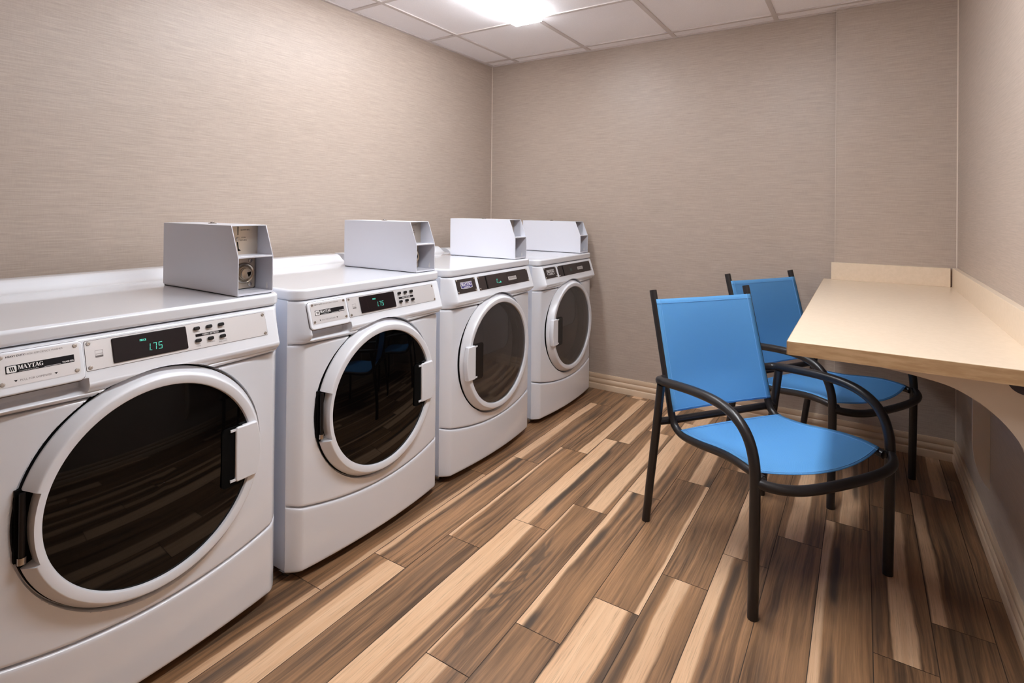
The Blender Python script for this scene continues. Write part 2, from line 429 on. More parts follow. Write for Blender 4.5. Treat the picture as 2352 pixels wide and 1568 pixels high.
AX = sorted(set([0, .0006, .002, .0045, .008] + [.012 + i * (W - .024) / 138 for i in range(139)] + [W - .008, W - .0045, W - .002, W - .0006, W]))
AF = sorted(set([0, .0006, .002, .0045, .008] + [.012 + i * (W - .024) / 276 for i in range(277)] + [W - .008, W - .0045, W - .002, W - .0006, W]))
CACHE = {}
def sheet(name, parent, zlo, zhi, xf, nz, m, hole=0, edge=(.006, .006), depth=.03, key=None, AX=AF):
    """a pressed front panel: grid in (a, z) with rounded edges that turn back into the machine"""
    if key in CACHE:
        o = bpy.data.objects.new(name, CACHE[key]); COL.objects.link(o); o.parent = parent; return o
    vs = []; fs = []; na = len(AX)
    ts = [None, (0, 0), (0, .15), (0, .45), (0, 1.)] + [i / nz for i in range(1, nz)] + [(1, 1.), (1, .45), (1, .15), (1, 0), None]
    def row(i):
        t = ts[i]
        for a in AX:
            lo, hi = zlo(a), zhi(a); re = .007
            if t is None: z = lo if i == 0 else hi; x = xf(a, z) - depth
            elif isinstance(t, tuple):
                side, q = t; z = lo + re * q if side == 0 else hi - re * q
                k = 1 - q; x = xf(a, z) - (edge[side] * (1 - math.sqrt(max(0, 1 - k * k))))
            else: z = lo + re + (hi - lo - 2 * re) * t; x = xf(a, z)
            r = math.hypot(a - DC, z - DZ); q = 0
            if t is not None and .2674 < r < .2738: q = .2690 if r < .2706 else .2722   # snap to the round recess so its edge is clean
            if q: a, z = DC + (a - DC) * q / r, DZ + (z - DZ) * q / r; x = xf(a, z) if not isinstance(t, tuple) else x
            vs.append((x, a, z))
    for i in range(len(ts)): row(i)
    for i in range(len(ts) - 1):
        for j in range(na - 1):
            q = (i * na + j, i * na + j + 1, (i + 1) * na + j + 1, (i + 1) * na + j)
            if hole and all(math.hypot(vs[k][1] - DC, vs[k][2] - DZ) < hole for k in q): continue
            fs.append(q)
    o = finish(name, vs, fs, m, parent, smooth=True, angle=60)
    CACHE[key] = o.data; return o

def screw(parent, a, s, h=.0012):
    c = slant(a, S2(s), h); vs = []; fs = []; n = 12; rings = [(.0044, 0), (.0044, .0008), (.0034, .0020), (.0016, .0022), (.0014, .0012)]
    for r, d in rings:
        for k in range(n):
            t = 2 * math.pi * k / n
            vs.append(c + Vector((0, r * math.cos(t), 0)) + US * (r * math.sin(t)) + NS * d)
    for i in range(len(rings) - 1):
        for k in range(n): fs.append((i * n + k, i * n + (k + 1) % n, (i + 1) * n + (k + 1) % n, (i + 1) * n + k))
    fs.append(tuple((len(rings) - 1) * n + k for k in range(n)))
    finish('screw', vs, fs, M['screw'], parent, angle=40)

def plate(name, parent, a0, a1, s0, s1, h0, h1, r, m, bevel=0, label=None):
    o = MB().prism(rrect(a0, a1, S2(s1), S2(s0), r), lambda p, q, t: slant(p, q, t), h0, h1).put(name, m, parent, bevel=bevel)
    if not bevel: o.data.set_sharp_from_angle(angle=math.radians(30))
    if label: o['label'] = label
    return o

def letters(name, parent, items, h, m):
    """items: (text, a, s, size, align, stretch, bold); each line of print is its own part"""
    for t, a, s, size, al, st, bo in items:
        v, f = text_mesh(t, size, lambda p, q, hh, a=a, s=s: slant(a + p, S2(s) + q, hh), al, h, st, bo)
        MB().add(v, f).put(name, m, parent)

def ell(cx, cy, rx, ry, a0, a1, n=14): return [(cx + rx * math.cos(math.radians(a0 + (a1 - a0) * k / n)), cy + ry * math.sin(math.radians(a0 + (a1 - a0) * k / n))) for k in range(n + 1)]
def bar2(x0, x1, y0, y1): return [(x0, y0), (x1, y0), (x1, y1), (x0, y1)]
def gring():
    o, i = ell(.45, .5, .43, .52, 38, 325), ell(.45, .5, .20, .45, 38, 325)
    return [[o[k], o[k + 1], i[k + 1], i[k]] for k in range(len(o) - 1)]
A_ = [[(.08, 0), (.16, 0), (.49, 1), (.41, 1)], [(.34, 1), (.56, 1), (.92, 0), (.66, 0)], bar2(.2, .7, .28, .35), bar2(0, .28, 0, .06), bar2(.56, 1., 0, .06)]
SERIF = {
 'M': (1.14, [bar2(.12, .20, 0, 1), [(.12, 1), (.40, 1), (.62, .02), (.52, .02)], [(.52, .02), (.60, .02), (.90, 1), (.80, 1)], bar2(.80, 1.03, 0, 1), bar2(0, .32, 0, .06), bar2(.70, 1.13, 0, .06), bar2(0, .36, .94, 1), bar2(.80, 1.13, .94, 1)]),
 'A': (.98, A_),
 'Y': (.94, [[(.08, 1), (.36, 1), (.62, .44), (.38, .44)], [(.78, 1), (.87, 1), (.62, .40), (.54, .48)], bar2(.37, .62, 0, .47), bar2(0, .46, .94, 1), bar2(.64, .98, .94, 1), bar2(.25, .74, 0, .06)]),
 'T': (.84, [bar2(.30, .54, 0, 1), bar2(.02, .82, .92, 1), bar2(.02, .09, .72, .95), bar2(.75, .82, .72, .95), bar2(.18, .66, 0, .06)]),
 'G': (.96, gring() + [bar2(.62, .84, .04, .44), bar2(.52, .94, .40, .46), bar2(.74, .80, .68, .98)]),
}
def brand(parent, a, s, height, width, h):
    """bold serif name, left end at a, centred on s"""
    w0 = sum(SERIF[c][0] for c in 'MAYTAG') * .93; k = width / w0; x = 0; b = MB()
    for c in 'MAYTAG':
        for q in SERIF[c][1]: b.add([slant(a + (x + p) * k, S2(s) + (r_ - .5) * height, h) for p, r_ in q], [tuple(range(len(q)))])
        x += SERIF[c][0] * .93
    b.put('lettering', M['paper'], parent)

SEG = {'0': 'abcdef', '1': 'bc', '5': 'afgcd', '7': 'abc', '6': 'afgedc'}
def seven(b, ch, a, t, w, hgt, th, h, sl=.12):
    def bar(x0, y0, x1, y1):
        pts = [(x0, y0), (x1, y0), (x1, y1), (x0, y1)]
        b.add([slant(a + x + sl * y, t + y, h) for x, y in pts], [(0, 1, 2, 3)])
    g = th * .35; H = hgt; m_ = H / 2
    if 'a' in SEG[ch]: bar(g, H - th, w - g, H)
    if 'd' in SEG[ch]: bar(g, 0, w - g, th)
    if 'g' in SEG[ch]: bar(g, m_ - th / 2, w - g, m_ + th / 2)
    if 'b' in SEG[ch]: bar(w - th, m_ + g, w, H - g)
    if 'c' in SEG[ch]: bar(w - th, g, w, m_ - g)
    if 'f' in SEG[ch]: bar(0, m_ + g, th, H - g)
    if 'e' in SEG[ch]: bar(0, g, th, m_ - g)

def lid(parent, dryer):
    # top with rounded front corners
    out = [(.12, 0), (XS - .012, 0)]
    for k in range(1, 7):
        t = math.radians(90 * k / 7); out.append((XS - .012 + (CH + .012) * math.sin(t), (CH + .004) * (1 - math.cos(t))))
    out += [(XF, CH + .004), (XF, W - CH - .004)]
    for k in range(1, 7):
        t = math.radians(90 * k / 7); out.append((XS - .012 + (CH + .012) * math.cos(t), W - (CH + .004) * (1 - math.sin(t))))
    out += [(XS - .012, W), (.12, W)]
    o = MB().prism(out, lambda p, q, t: (p, q, t), .8605, .8945).put('top', M['enamel'], parent, bevel=.009, segs=4)
    # raised rear ridge with a soft S profile
    pr = [(.13, .893), (.13, .922), (.136, .928), (.195, .929), (.208, .9275), (.222, .921), (.238, .908), (.252, .900), (.270, .896), (.295, .893)]
    MB().prism(pr, lambda p, q, t: (p, t, q), .004, W - .004).put('rear_ridge', M['enamel'], parent, bevel=.006, segs=3)

def coin_box(parent):
    y0, y1 = W - .131, W - .022; z0, z1, zk = .8945, 1.094, 1.004; xb, xt, xm = .400, .782, .818; th = .0028
    side = [(xb, z0 + .013), (xm, z0), (xm, zk), (xt, z1), (xb, z1)]
    side = [(xb, z0 + .006), (xm, z0 + .002), (xm, zk), (xt, z1), (xb, z1)]
    b = MB()
    for ya in (y0, y1 - th): b.prism(side, lambda p, q, t: (p, t, q), ya, ya + th)
    b.box(xb, xt + .0005, y0 + th, y1 - th, z1 - th, z1)                      # roof
    b.box(.735, xm - .001, y0 + th, y1 - th, zk - .0025, zk + .0025)           # divider
    b.box(xb, xm, y0 + th, y1 - th, z0 + .002, z0 + .008)                     # bottom
    b.box(xb, xb + th, y0 + th, y1 - th, z0 + .008, z1 - th)                  # back
    hs = b.put('coin_box', M['meter'], parent, bevel=.0007, segs=1)
    MB().box(xb + .004, xm - .004, y0 + .003, y1 - .003, z0, z0 + .0022).put('base_gasket', M['ink'], hs)
    # upper steel face with slot, return button, lettering
    xu = .742
    o = MB().box(xu - .003, xu, y0 + th, y1 - th, zk + .0025, z1 - th).put('coin_plate', M['brushed'], hs); o['label'] = 'brushed steel coin face'
    F = lambda p, q, h: (xu + h, p, q)
    yc = y0 + .044
    b = MB().box(xu, xu + .0006, yc - .0012, yc + .0012, 1.064, 1.090)
    b.prism([(yc - .003, 1.044), (yc + .0005, 1.044), (yc + .003, 1.024), (yc + .010, 1.018), (yc + .001, 1.017)], lambda p, q, t: (t, p, q), xu, xu + .0006)
    b.put('coin_slot', M['void'], hs)
    MB().lathe_x([(xu, .0001), (xu, .0055), (xu + .004, .0052), (xu + .005, .004), (xu + .005, .0001)], yc - .001, 1.053, 16).put('return_button', M['screw'], hs, angle=40)
    for t, a, z, sz in (('QUARTERS', yc + .022, 1.079, .0058), ('COIN', yc + .017, 1.0565, .0055), ('RETURN', yc + .017, 1.0485, .0055)):
        v, f = text_mesh(t, sz, lambda p, q, h, a=a, z=z: F(a + p, z + q, h), 'CENTER', .0005, 1.); MB().add(v, f).put('lettering', M['ink'], hs)
    # lower lock
    yl, zl = y0 + .068, .950
    o = MB().prism(rrect(y0 + .006, y1 - .006, z0 + .010, zk - .006, .006), lambda p, q, t: (t, p, q), .730, .7345).put('lock_plate', M['brushed'], hs, bevel=.0008); o['label'] = 'steel lock plate'
    MB().box(.724, .728, y0 + th, y1 - th, z0 + .008, zk - .003).put('inner_panel', M['void'], hs)
    MB().lathe_x([(.7345, .032), (.739, .031), (.744, .027), (.741, .0215), (.739, .020), (.739, .0175), (.748, .0172), (.7505, .0155), (.7505, .0001)], yl, zl, 40).put('lock', M['steel'], hs, angle=35)
    MB().prism([(yl + .001, zl + .003), (yl + .013, zl + .005), (yl + .012, zl - .004), (yl + .006, zl - .010)], lambda p, q, t: (t, p, q), .7505, .7512).put('keyhole', M['void'], hs)
    for a, z in ((y1 - .021, zk - .018), (y1 - .022, z0 + .021)):
        MB().lathe_x([(.7345, .0065), (.7365, .006), (.738, .0035), (.738, .0001)], a, z, 14).put('screw', M['screw'], hs, angle=40)
    # white plate painted as light through a keyhole in the inner side panel, and the little knob on the roof
    yy = y1 - th - .0004
    drop = [(.792 + .0045 * math.cos(math.radians(t)), .911 + .0055 * math.sin(math.radians(t))) for t in range(150, 391, 20)] + [(.793, .926)]
    MB().prism(drop, lambda p, q, t: (p, t, q), yy - .0003, yy).put('hanger_hole', M['paper'], hs)
    c = Vector((.585, (y0 + y1) / 2, z1)); b = MB(); vs = []; n = 14; rings = [(.012, 0), (.012, .002), (.006, .003), (.006, .005), (.0055, .0055)]
    for r, d in rings: vs += [(c.x + r * math.cos(2 * math.pi * k / n), c.y + r * math.sin(2 * math.pi * k / n), c.z + d) for k in range(n)]
    fs = [(i * n + k, i * n + (k + 1) % n, (i + 1) * n + (k + 1) % n, (i + 1) * n + k) for i in range(len(rings) - 1) for k in range(n)] + [tuple((len(rings) - 1) * n + k for k in range(n))]
    b.add(vs, fs).put('roof_knob', M['screw'], hs, angle=40)

def door(parent, dryer):
    # ring profile (x, r); the hinge side of a washer is cut back flat
    P = [(.004, .2640), (.012, .2650), (.0160, .2642), (.0385, .2512), (.0418, .2492), (.0432, .2474), (.0436, .2455), (.0425, .2300), (.0415, .2280), (.0390, .2268), (.030, .2255), (.020, .2245)]
    cut = lambda q: (q[0], min(q[1], .2405 + (q[1] - .2405) * .12)) if q[1] > .2405 else q
    b = MB(); rows = []
    half = math.asin(.072 / .2405)
    N = 160; angs = [2 * math.pi * k / N for k in range(N)]
    if not dryer:
        for s in (-1, 1):
            e_ = math.pi + s * half; angs += [e_ - .0015, e_ + .0015]
    angs = sorted(angs); inside = lambda a: (not dryer) and abs(a - math.pi) < half
    vs = []; n = len(P)
    for a in angs:
        for q in P:
            x, r = cut(q) if inside(a) else q
            vs.append((XF + x, DC + r * math.cos(a), DZ + r * math.sin(a)))
    fs = []; m_ = len(angs)
    for k in range(m_):
        k2 = (k + 1) % m_
        for i in range(n - 1): fs.append((k * n + i, k * n + i + 1, k2 * n + i + 1, k2 * n + i))
    ring = finish('door', vs, fs, M['plastic'], parent, smooth=True, angle=33)
    MB().lathe_x([(XF - .006, .225), (XF + .004, .225), (XF + .008, .2665), (XF + .002, .2675), (XF - .004, .2672)], DC, DZ, 128).put('gasket', M['void'], ring, angle=40)
    # window, slightly domed
    dome = [(XF + .0345, .2262)] + [(XF + .0345 + .013 * (1 - (r / .2262) ** 2), r) for r in (.21, .18, .14, .1, .06, .03, .0005)]
    MB().lathe_x(dome, DC, DZ, 128).put('door_window', M['smoked'] if dryer else M['dark_window'], ring, smooth=True)
    if dryer:
        # grey bulkhead with a wide opening into the drum
        opn = rrect(.10, .520, .470, .735, .045, 8); n = len(opn); vs = []; fs = []; K = 96
        cen = (.31, .6)
        outer = [(DC + .2248 * math.cos(2 * math.pi * k / K), DZ + .2248 * math.sin(2 * math.pi * k / K)) for k in range(K)]
        # opening clipped to the round window
        op = []
        for k in range(K):
            a = 2 * math.pi * k / K; d = (math.cos(a), math.sin(a)); o_ = (.30, .575); t = 0
            while t < .5:
                x, y = o_[0] + d[0] * t, o_[1] + d[1] * t
                rx, ry = .10 - .0, 0
                inx = .095 <= x <= .520 and .468 <= y <= .74
                if inx:  # rounded lower right corner
                    cx, cy, r_ = .475, .513, .045
                    if x > cx and y < cy and math.hypot(x - cx, y - cy) > r_: inx = False
                if not inx or math.hypot(x - DC, y - DZ) > .2205: break
                t += .001
            op.append((o_[0] + d[0] * t, o_[1] + d[1] * t))
        outer = []
        for k in range(K):
            a = math.atan2(op[k][1] - DZ, op[k][0] - DC); outer.append((DC + .2248 * math.cos(a), DZ + .2248 * math.sin(a)))
        xb = XF - .035
        vs = [(XF + .024, y, z) for y, z in outer] + [(xb, DC + (y - DC) * .985, DZ + (z - DZ) * .985) for y, z in outer] + [(xb, y, z) for y, z in op] + [(xb - .008, y, z) for y, z in op] + [(xb - .12, y, z) for y, z in op]
        fs = []
        for i in range(4):
            for k in range(K): fs.append((i * K + k, i * K + (k + 1) % K, (i + 1) * K + (k + 1) % K, (i + 1) * K + k))
        finish('bulkhead', vs, fs, M['bulkhead'], ring, angle=40)
        MB().lathe_x([(xb - .11, .27), (xb - .50, .27), (xb - .50, .0005)], DC, DZ, 64).put('drum', M['drum'], ring, angle=40)
    # handle block with its finger pocket
    sgn = -1 if dryer else 1; r_out = .2640 if dryer else .2460; r_in = .2040 if dryer else .1760
    zl, zh = .418, .562
    pts = []
    for k in range(13):
        z = zl + (zh - zl) * k / 12; pts.append((DC + sgn * math.sqrt(r_out ** 2 - (z - DZ) ** 2), z))
    poly = [(DC + sgn * (r_in + .002), zl)] + pts + [(DC + sgn * (r_in + .002), zh), (DC + sgn * r_in, zh - .006), (DC + sgn * r_in, zl + .006)]
    hd = MB().prism(poly, lambda p, q, t: (t, p, q), XF + (.030 if dryer else .036), XF + .0520).put('handle', M['plastic'], ring, bevel=.004, segs=3)
    pk = rrect(.1405, .2030 + (.01 if dryer else 0), zl - .009, zh + .002, .012)
    MB().prism(pk, lambda p, q, t: (XF + t, DC + sgn * p, q), .0385, .0452).put('finger_pocket', M['void'] if not dryer else M['black'], ring, bevel=.0006, segs=1)
    for z in (zl + .003, zh - .009): MB().box(XF + .0455, XF + .0490, *sorted((DC + sgn * (r_in - .014), DC + sgn * (r_in + .004))), z, z + .006).put('handle_lug', M['plastic'], ring)
    if not dryer:
        yh = DC - .2525
        MB().box(XF - .002, XF + .012, yh - .011, yh + .020, .425, .571).put('hinge_plate', M['void'], ring)
        MB().tube([(XF + .020, yh - .001, .432), (XF + .020, yh - .001, .566)], .0055, 12).put('hinge_pin', M['black'], ring, angle=40)
        o = MB().lathe_x([(XF + .012, .0001), (XF + .026, .0001)], 0, 0, 3)
        b = MB().tube([(XF + .020, yh - .001, .424), (XF + .020, yh - .001, .438)], .0075, 12); q = b.put('hinge_cap', M['screw'], ring, angle=40); q['label'] = 'bright hinge pin end'

def machine(name, y, label, cat, group, dryer, digits=None, dim=False):
    root = empty(name, (0, y, 0), label, cat, group)
    # cabinet shell
    MB().box(.13, XS, .0, W, .032, .8605).put('cabinet', M['cabinet'], root, bevel=.002)
    for a in (.035, W - .035):
        for x in (XS - .035, .2):
            MB().add(*cyl((x, a, 0), .017, .033)).put('foot', M['screw'] if x > .5 else M['black'], root, angle=40)
    # pressed front panel, toe panel, console fascia
    sheet('front_panel', root, lambda a: ztoe(a) + .0035, lambda a: .7225, lambda a, z: dish(a, z, bowx(a)), 190, M['enamel'], hole=.222, key='front')
    sheet('toe_panel', root, lambda a: .0285, lambda a: ztoe(a) - .0015, lambda a, z: bowx(a) + .001, 24, M['enamel'], key='toe', AX=AX)
    def cons(a, z):
        e_ = min(a, W - a)
        base = bowx(a, 0)
        # slope of the fascia, then a rounded nose tucking back under
        if z >= .760: bulge = .002 + .031 * (.853 - z) / .096
        elif z >= .738:
            t = (.760 - z) / .022; bulge = .0325 + .003 * math.sin(t * math.pi * .5) - .020 * t ** 2.2
        else: bulge = .0155 * (1 - sm((.738 - z) / .013)) + .002
        x = base + bulge * sm((e_ - .004) / .034)
        if z < .745: x += (bowx(a) - XF if CH < a < W - CH else 0) * sm((.745 - z) / .02) * .9
        if not dryer and .040 < a < .1915 and z < .7725:
            k = sm((a - .040) / .004) * sm((.1915 - a) / .004) * sm((.7725 - z) / .003) * sm((z - .738) / .010)
            x = x + (XF - .012 - x) * k
        return dish(a, z, x)
    con = sheet('console', root, lambda a: .7262, lambda a: .8575, cons, 84, M['enamel'], key='console%d' % dryer)
    lid(root, dryer)
    coin_box(root)
    door(root, dryer)
    if not dryer:
        # detergent drawer
        plate('drawer_gap', root, .0332, .1866, .000, .872, -.004, .0004, .0125, M['seam'])
        dr = plate('detergent_drawer', root, .034, .1855, .01, .86, -.004, .0062, .012, M['enamel'], bevel=.0035)
        dr.modifiers['bevel'].segments = 3
        plate('drawer_plate', dr, .042, .1775, .065, .70, .0060, .0068, .004, M['silver'])
        for a, s in ((.0495, .115), (.0495, .635), (.1705, .115), (.1705, .635)): screw(dr, a, s, .0066)
        plate('logo_band', dr, .0555, .1675, .29, .445, .0068, .0071, .0006, M['ink'])
        plate('logo_badge', dr, .0572, .0725, .302, .433, .0071, .0074, .0025, M['paper'])
        b = MB()
        for k in range(3):
            a = .0605 + k * .0030; b.add([slant(a, S2(.327), .0076), slant(a + .0019, S2(.327), .0076), slant(a + .0036, S2(.409), .0076), slant(a + .0017, S2(.409), .0076)], [(0, 1, 2, 3)])
        b.put('logo_stripes', M['ink'], dr)
        for a in (.070, .1345):
            MB().add([slant(a - .0032, S2(.588), .0070), slant(a + .0032, S2(.588), .0070), slant(a, S2(.625), .0070)], [(0, 1, 2)]).put('arrow_mark', M['ink'], dr)
        letters('lettering', dr, [('HEAVY DUTY', .0570, .118, .0050, 'LEFT', 1.0, .00012)], .0070, M['ink'])
        letters('lettering', dr, [('HIGH EFFICIENCY WASHER', .0885, .118, .0050, 'LEFT', 1.0, 0), ('PULL FOR DISPENSER', .102, .607, .0054, 'CENTER', 1.0, 0)], .0070, M['faint'])
        letters('lettering', dr, [('COMMERCIAL', .0755, .427, .0022, 'LEFT', 2.3, 0), ('WASHER', .1665, .412, .0046, 'RIGHT', 1.1, .0001)], .0073, M['paper'])
        brand(dr, .0745, .350, .0080, .0405, .0073)
        MB().add([slant(.1165, S2(.433), .0073), slant(.1440, S2(.433), .0073), slant(.1440, S2(.426), .0073), slant(.1165, S2(.426), .0073)], [(0, 1, 2, 3)]).put('printed_line', M['paper'], dr)
        MB().box(XF - .006, XF + .001, .152, .166, .766, .772).put('latch', M['void'], dr)
        # control panel
        plate('panel_gap', root, .1887, .6193, .052, .708, -.002, .0004, .0035, M['seam'])
        cp = plate('control_panel', root, .1895, .6185, .06, .70, -.001, .0012, .003, M['silver'])
        for a, s in ((.1965, .115), (.1965, .635), (.6115, .13), (.6115, .645)): screw(cp, a, s)
        plate('display', cp, .2405, .4020, .09, .645, .0010, .0042, .003, M['display'], bevel=.001)
        b = MB(); letters('display_digits', cp, [('PRICE', .303, .245, .0060, 'CENTER', .9, .0002)], .0044, M['teal'])
        b = MB(); t0 = S2(.515); hh = .0165
        seven(b, '1', .3085, t0, .0075, hh, .0013, .0044); b.add([slant(.3178, t0, .0044), slant(.3196, t0, .0044), slant(.3196, t0 + .0016, .0044), slant(.3178, t0 + .0016, .0044)], [(0, 1, 2, 3)])
        seven(b, '7', .3215, t0, .0082, hh, .0013, .0044); seven(b, '5', .3340, t0, .0082, hh, .0013, .0044)
        b.put('display_digits', M['teal'], cp)
        plate('setting_band', cp, .4235, .4990, .335, .405, .0011, .0014, .0004, M['ink'])
        letters('lettering', cp, [('FABRIC SETTINGS', .4612, .370, .0054, 'CENTER', 1.0, .0001)], .0016, M['paper'])
        for i in range(3):
            for s in (.195, .50):
                plate('button', cp, .4205 + i * .0315, .4350 + i * .0315, s - .045, s + .045, .001, .0075, .0035, M['black'], bevel=.0015)
        lb = [('WHITES', 0, .278), ('COLORS', 1, .278), ('BRIGHTS', 2, .278), ('PERM', 0, .590), ('PRESS', 0, .634), ('WOOLENS', 1, .590), ('DELICATES', 2, .590), ('AND KNITS', 2, .634)]
        letters('lettering', cp, [(t, .4278 + i * .0315, s, .0038, 'CENTER', 1.15, 0) for t, i, s in lb], .0014, M['faint'])
        b = MB(); a0, a1, s0, s1 = .2075, .2225, .29, .445; w_ = .0005
        for q in ((a0, a1, s0, s0 + .006), (a0, a0 + w_, s0, s1), (a1 - w_, a1, s0, s1), (a0, a1, s1 - .042, s1)):
            b.add([slant(q[0], S2(q[3]), .0014), slant(q[1], S2(q[3]), .0014), slant(q[1], S2(q[2]), .0014), slant(q[0], S2(q[2]), .0014)], [(0, 1, 2, 3)])
        v, f = text_mesh('energy', .0048, lambda p, q, h_: slant(.215 + p, S2(.365) + q, h_), 'CENTER', .0014, 1., 0, .3); b.add(v, f)
        b.put('energy_label', M['faint'], cp)
    else:
        bp = plate('badge_plate', root, .0430, .1770, .065, .665, -.001, .0012, .001, M['charcoal'])
        for a, s in ((.0495, .115), (.0495, .615), (.1705, .115), (.1705, .615)): screw(bp, a, s)
        def shield(i): return [(.0705 + i, S2(.205) - i), (.1495 - i, S2(.205) - i), (.1495 - i, S2(.455) + i), (.135, S2(.482) + i), (.110, S2(.495) + i), (.085, S2(.482) + i), (.0705 + i, S2(.455) + i)]
        MB().prism(shield(0), lambda p, q, t: slant(p, q, t), .001, .0018).put('badge', M['paper'], bp)
        MB().prism(shield(.0016), lambda p, q, t: slant(p, q, t), .0018, .0020).put('badge', M['violet'] if not dim else M['charcoal'], bp)
        letters('lettering', bp, [('COMMERCIAL', .110, .432, .0062, 'CENTER', 1.1, .0002)], .0022, M['paper'])
        brand(bp, .0745, .305, .0135, .0705, .0022)
        cp = plate('control_panel', root, .1965, .6190, .075, .69, -.001, .0012, .001, M['charcoal'])
        for a, s in ((.2035, .125), (.2035, .63), (.6125, .125), (.6125, .63)): screw(cp, a, s)
        plate('display', cp, .2620, .5120, .092, .675, .001, .0036, .003, M['charcoal'], bevel=.001)
        MB().prism(rrect(.2525, .2600, S2(.675), S2(.095), .001), lambda p, q, t: slant(p, q, t), .0012, .0014).put('panel_groove', M['void'], cp)
        b = MB(); t0 = S2(.50)
        if not dim:
            seven(b, '0', .333, t0, .0085, .0175, .0013, .0038)
            for q in ((.346, .354, .498, .520), (.357, .3695, .475, .515), (.3605, .366, .44, .465)):
                b.add([slant(q[0], S2(q[3]), .0038), slant(q[1], S2(q[3]), .0038), slant(q[1], S2(q[2]), .0038), slant(q[0], S2(q[2]), .0038)], [(0, 1, 2, 3)])
            b.put('display_digits', M['teal'], cp)
        else:
            seven(b, '6', .337, t0, .0085, .0175, .0013, .0038); seven(b, '5', .3495, t0, .0085, .0175, .0013, .0038)
            b.add([slant(.330, S2(.27), .0038), slant(.335, S2(.27), .0038), slant(.335, S2(.24), .0038), slant(.330, S2(.24), .0038)], [(0, 1, 2, 3)])
            b.put('display_digits', M['tealdim'], cp)
        st = plate('sticker', cp, .4330, .5040, .315, .49, .0035, .0040, .0006, M['tagg'])
        b = MB()
        for a, w_ in ((.440, .012), (.455, .008), (.466, .007), (.477, .009), (.489, .009)):
            for s in (.36, .40): b.add([slant(a, S2(s + .022), .0043), slant(a + w_, S2(s + .022), .0043), slant(a + w_, S2(s), .0043), slant(a, S2(s), .0043)], [(0, 1, 2, 3)])
        b.put('printed_mark', M['faint'], cp)
        g = rrect(.424, .511, S2(.60), S2(.16), .004); gi = rrect(.4248, .5102, S2(.60) + .0008, S2(.16) - .0008, .0034); n = len(g)
        MB().add([slant(p, q, .0038) for p, q in g] + [slant(p, q, .0038) for p, q in gi], [(i, (i + 1) % n, n + (i + 1) % n, n + i) for i in range(n)]).put('display_outline', M['void'], cp)
    return root

def cyl(c, r, h, n=18):
    vs = [(c[0] + r * math.cos(2 * math.pi * k / n), c[1] + r * math.sin(2 * math.pi * k / n), c[2] + z) for z in (0, h) for k in range(n)]
    return vs, [tuple(range(n))[::-1], tuple(range(n, 2 * n))] + [(k, (k + 1) % n, n + (k + 1) % n, n + k) for k in range(n)]

machine('washing_machine', .5016, 'white front loading washer with dark round door, nearest the camera at the left edge', 'washing machine', 'coin washers in a row', False)
machine('washing_machine', 1.2261, 'white front loading washer with dark round door, second in the row, beside the dryer', 'washing machine', 'coin washers in a row', False)
machine('clothes_dryer', 1.9461, 'white coin dryer with smoked grey door and black control panel, third machine in the row', 'dryer', 'coin dryers in a row', True)
d4 = machine('clothes_dryer', 2.6981, 'white coin dryer with smoked grey door, farthest machine in the row against the back wall', 'dryer', 'coin dryers in a row', True, dim=True)
d4.scale = (1, 1, .982)

# ------------------------------------------------------------------ counter
ct = empty('wall_counter', (RX, 2.6, 0), 'cream laminate wall mounted counter with low backsplash in the right corner', 'counter')
ct.location = (0, 0, 0)
zt, zb_ = .8065, .7700
cx0, cy0 = 2.1155, 1.803
o = MB().box(cx0, RX, cy0, CY, zb_, zt).put('countertop', M['laminate'], ct, bevel=.0015)
MB().box(cx0 + .0006, RX, cy0 - .0012, cy0 - .0002, zb_ + .0006, zt - .0012).put('front_edge', M['edge'], ct)['label'] = 'darker tan edge band'
MB().box(cx0 - .0012, cx0 - .0002, cy0, CY, zb_ + .0006, zt - .0012).put('side_edge', M['edge'], ct)['label'] = 'darker tan edge band'
MB().box(2.149, RX - .026, CY - .020, CY, zt, .8935).put('backsplash', M['laminate'], ct, bevel=.001)
MB().box(RX - .020, RX, cy0, CY - .0205, zt, .8960).put('backsplash', M['laminate'], ct, bevel=.001)
def bracket(y):
    arc = catmull([(2.255, .7635, 0), (2.31, .7595, 0), (2.377, .7520, 0), (2.43, .7430, 0), (2.469, .7320, 0), (2.512, .7080, 0), (2.548, .6780, 0), (2.575, .645, 0), (2.592, .612, 0), (2.602, .565, 0), (2.606, .50, 0), (2.606, .42, 0), (2.607, .345, 0), (2.613, .295, 0), (2.624, .255, 0), (2.638, .225, 0), (2.6515, .208, 0)], 5)
    poly = [(2.225, zb_)] + [(v.x, v.y) for v in arc] + [(RX, .208), (RX, zb_)]
    return MB().prism(poly, lambda p, q, t: (p, t, q), y, y + .020).put('bracket', M['bracket'], ct, angle=30)
bk = bracket(1.852); bracket(2.640)
half = [(2.598 + .036 * math.cos(math.radians(t)), .7698 + .030 * math.sin(math.radians(t))) for t in range(180, 361, 12)]
MB().prism(half, lambda p, q, t: (p, t, q), 1.8490, 1.8518).put('cable_hole', M['plum'], bk)

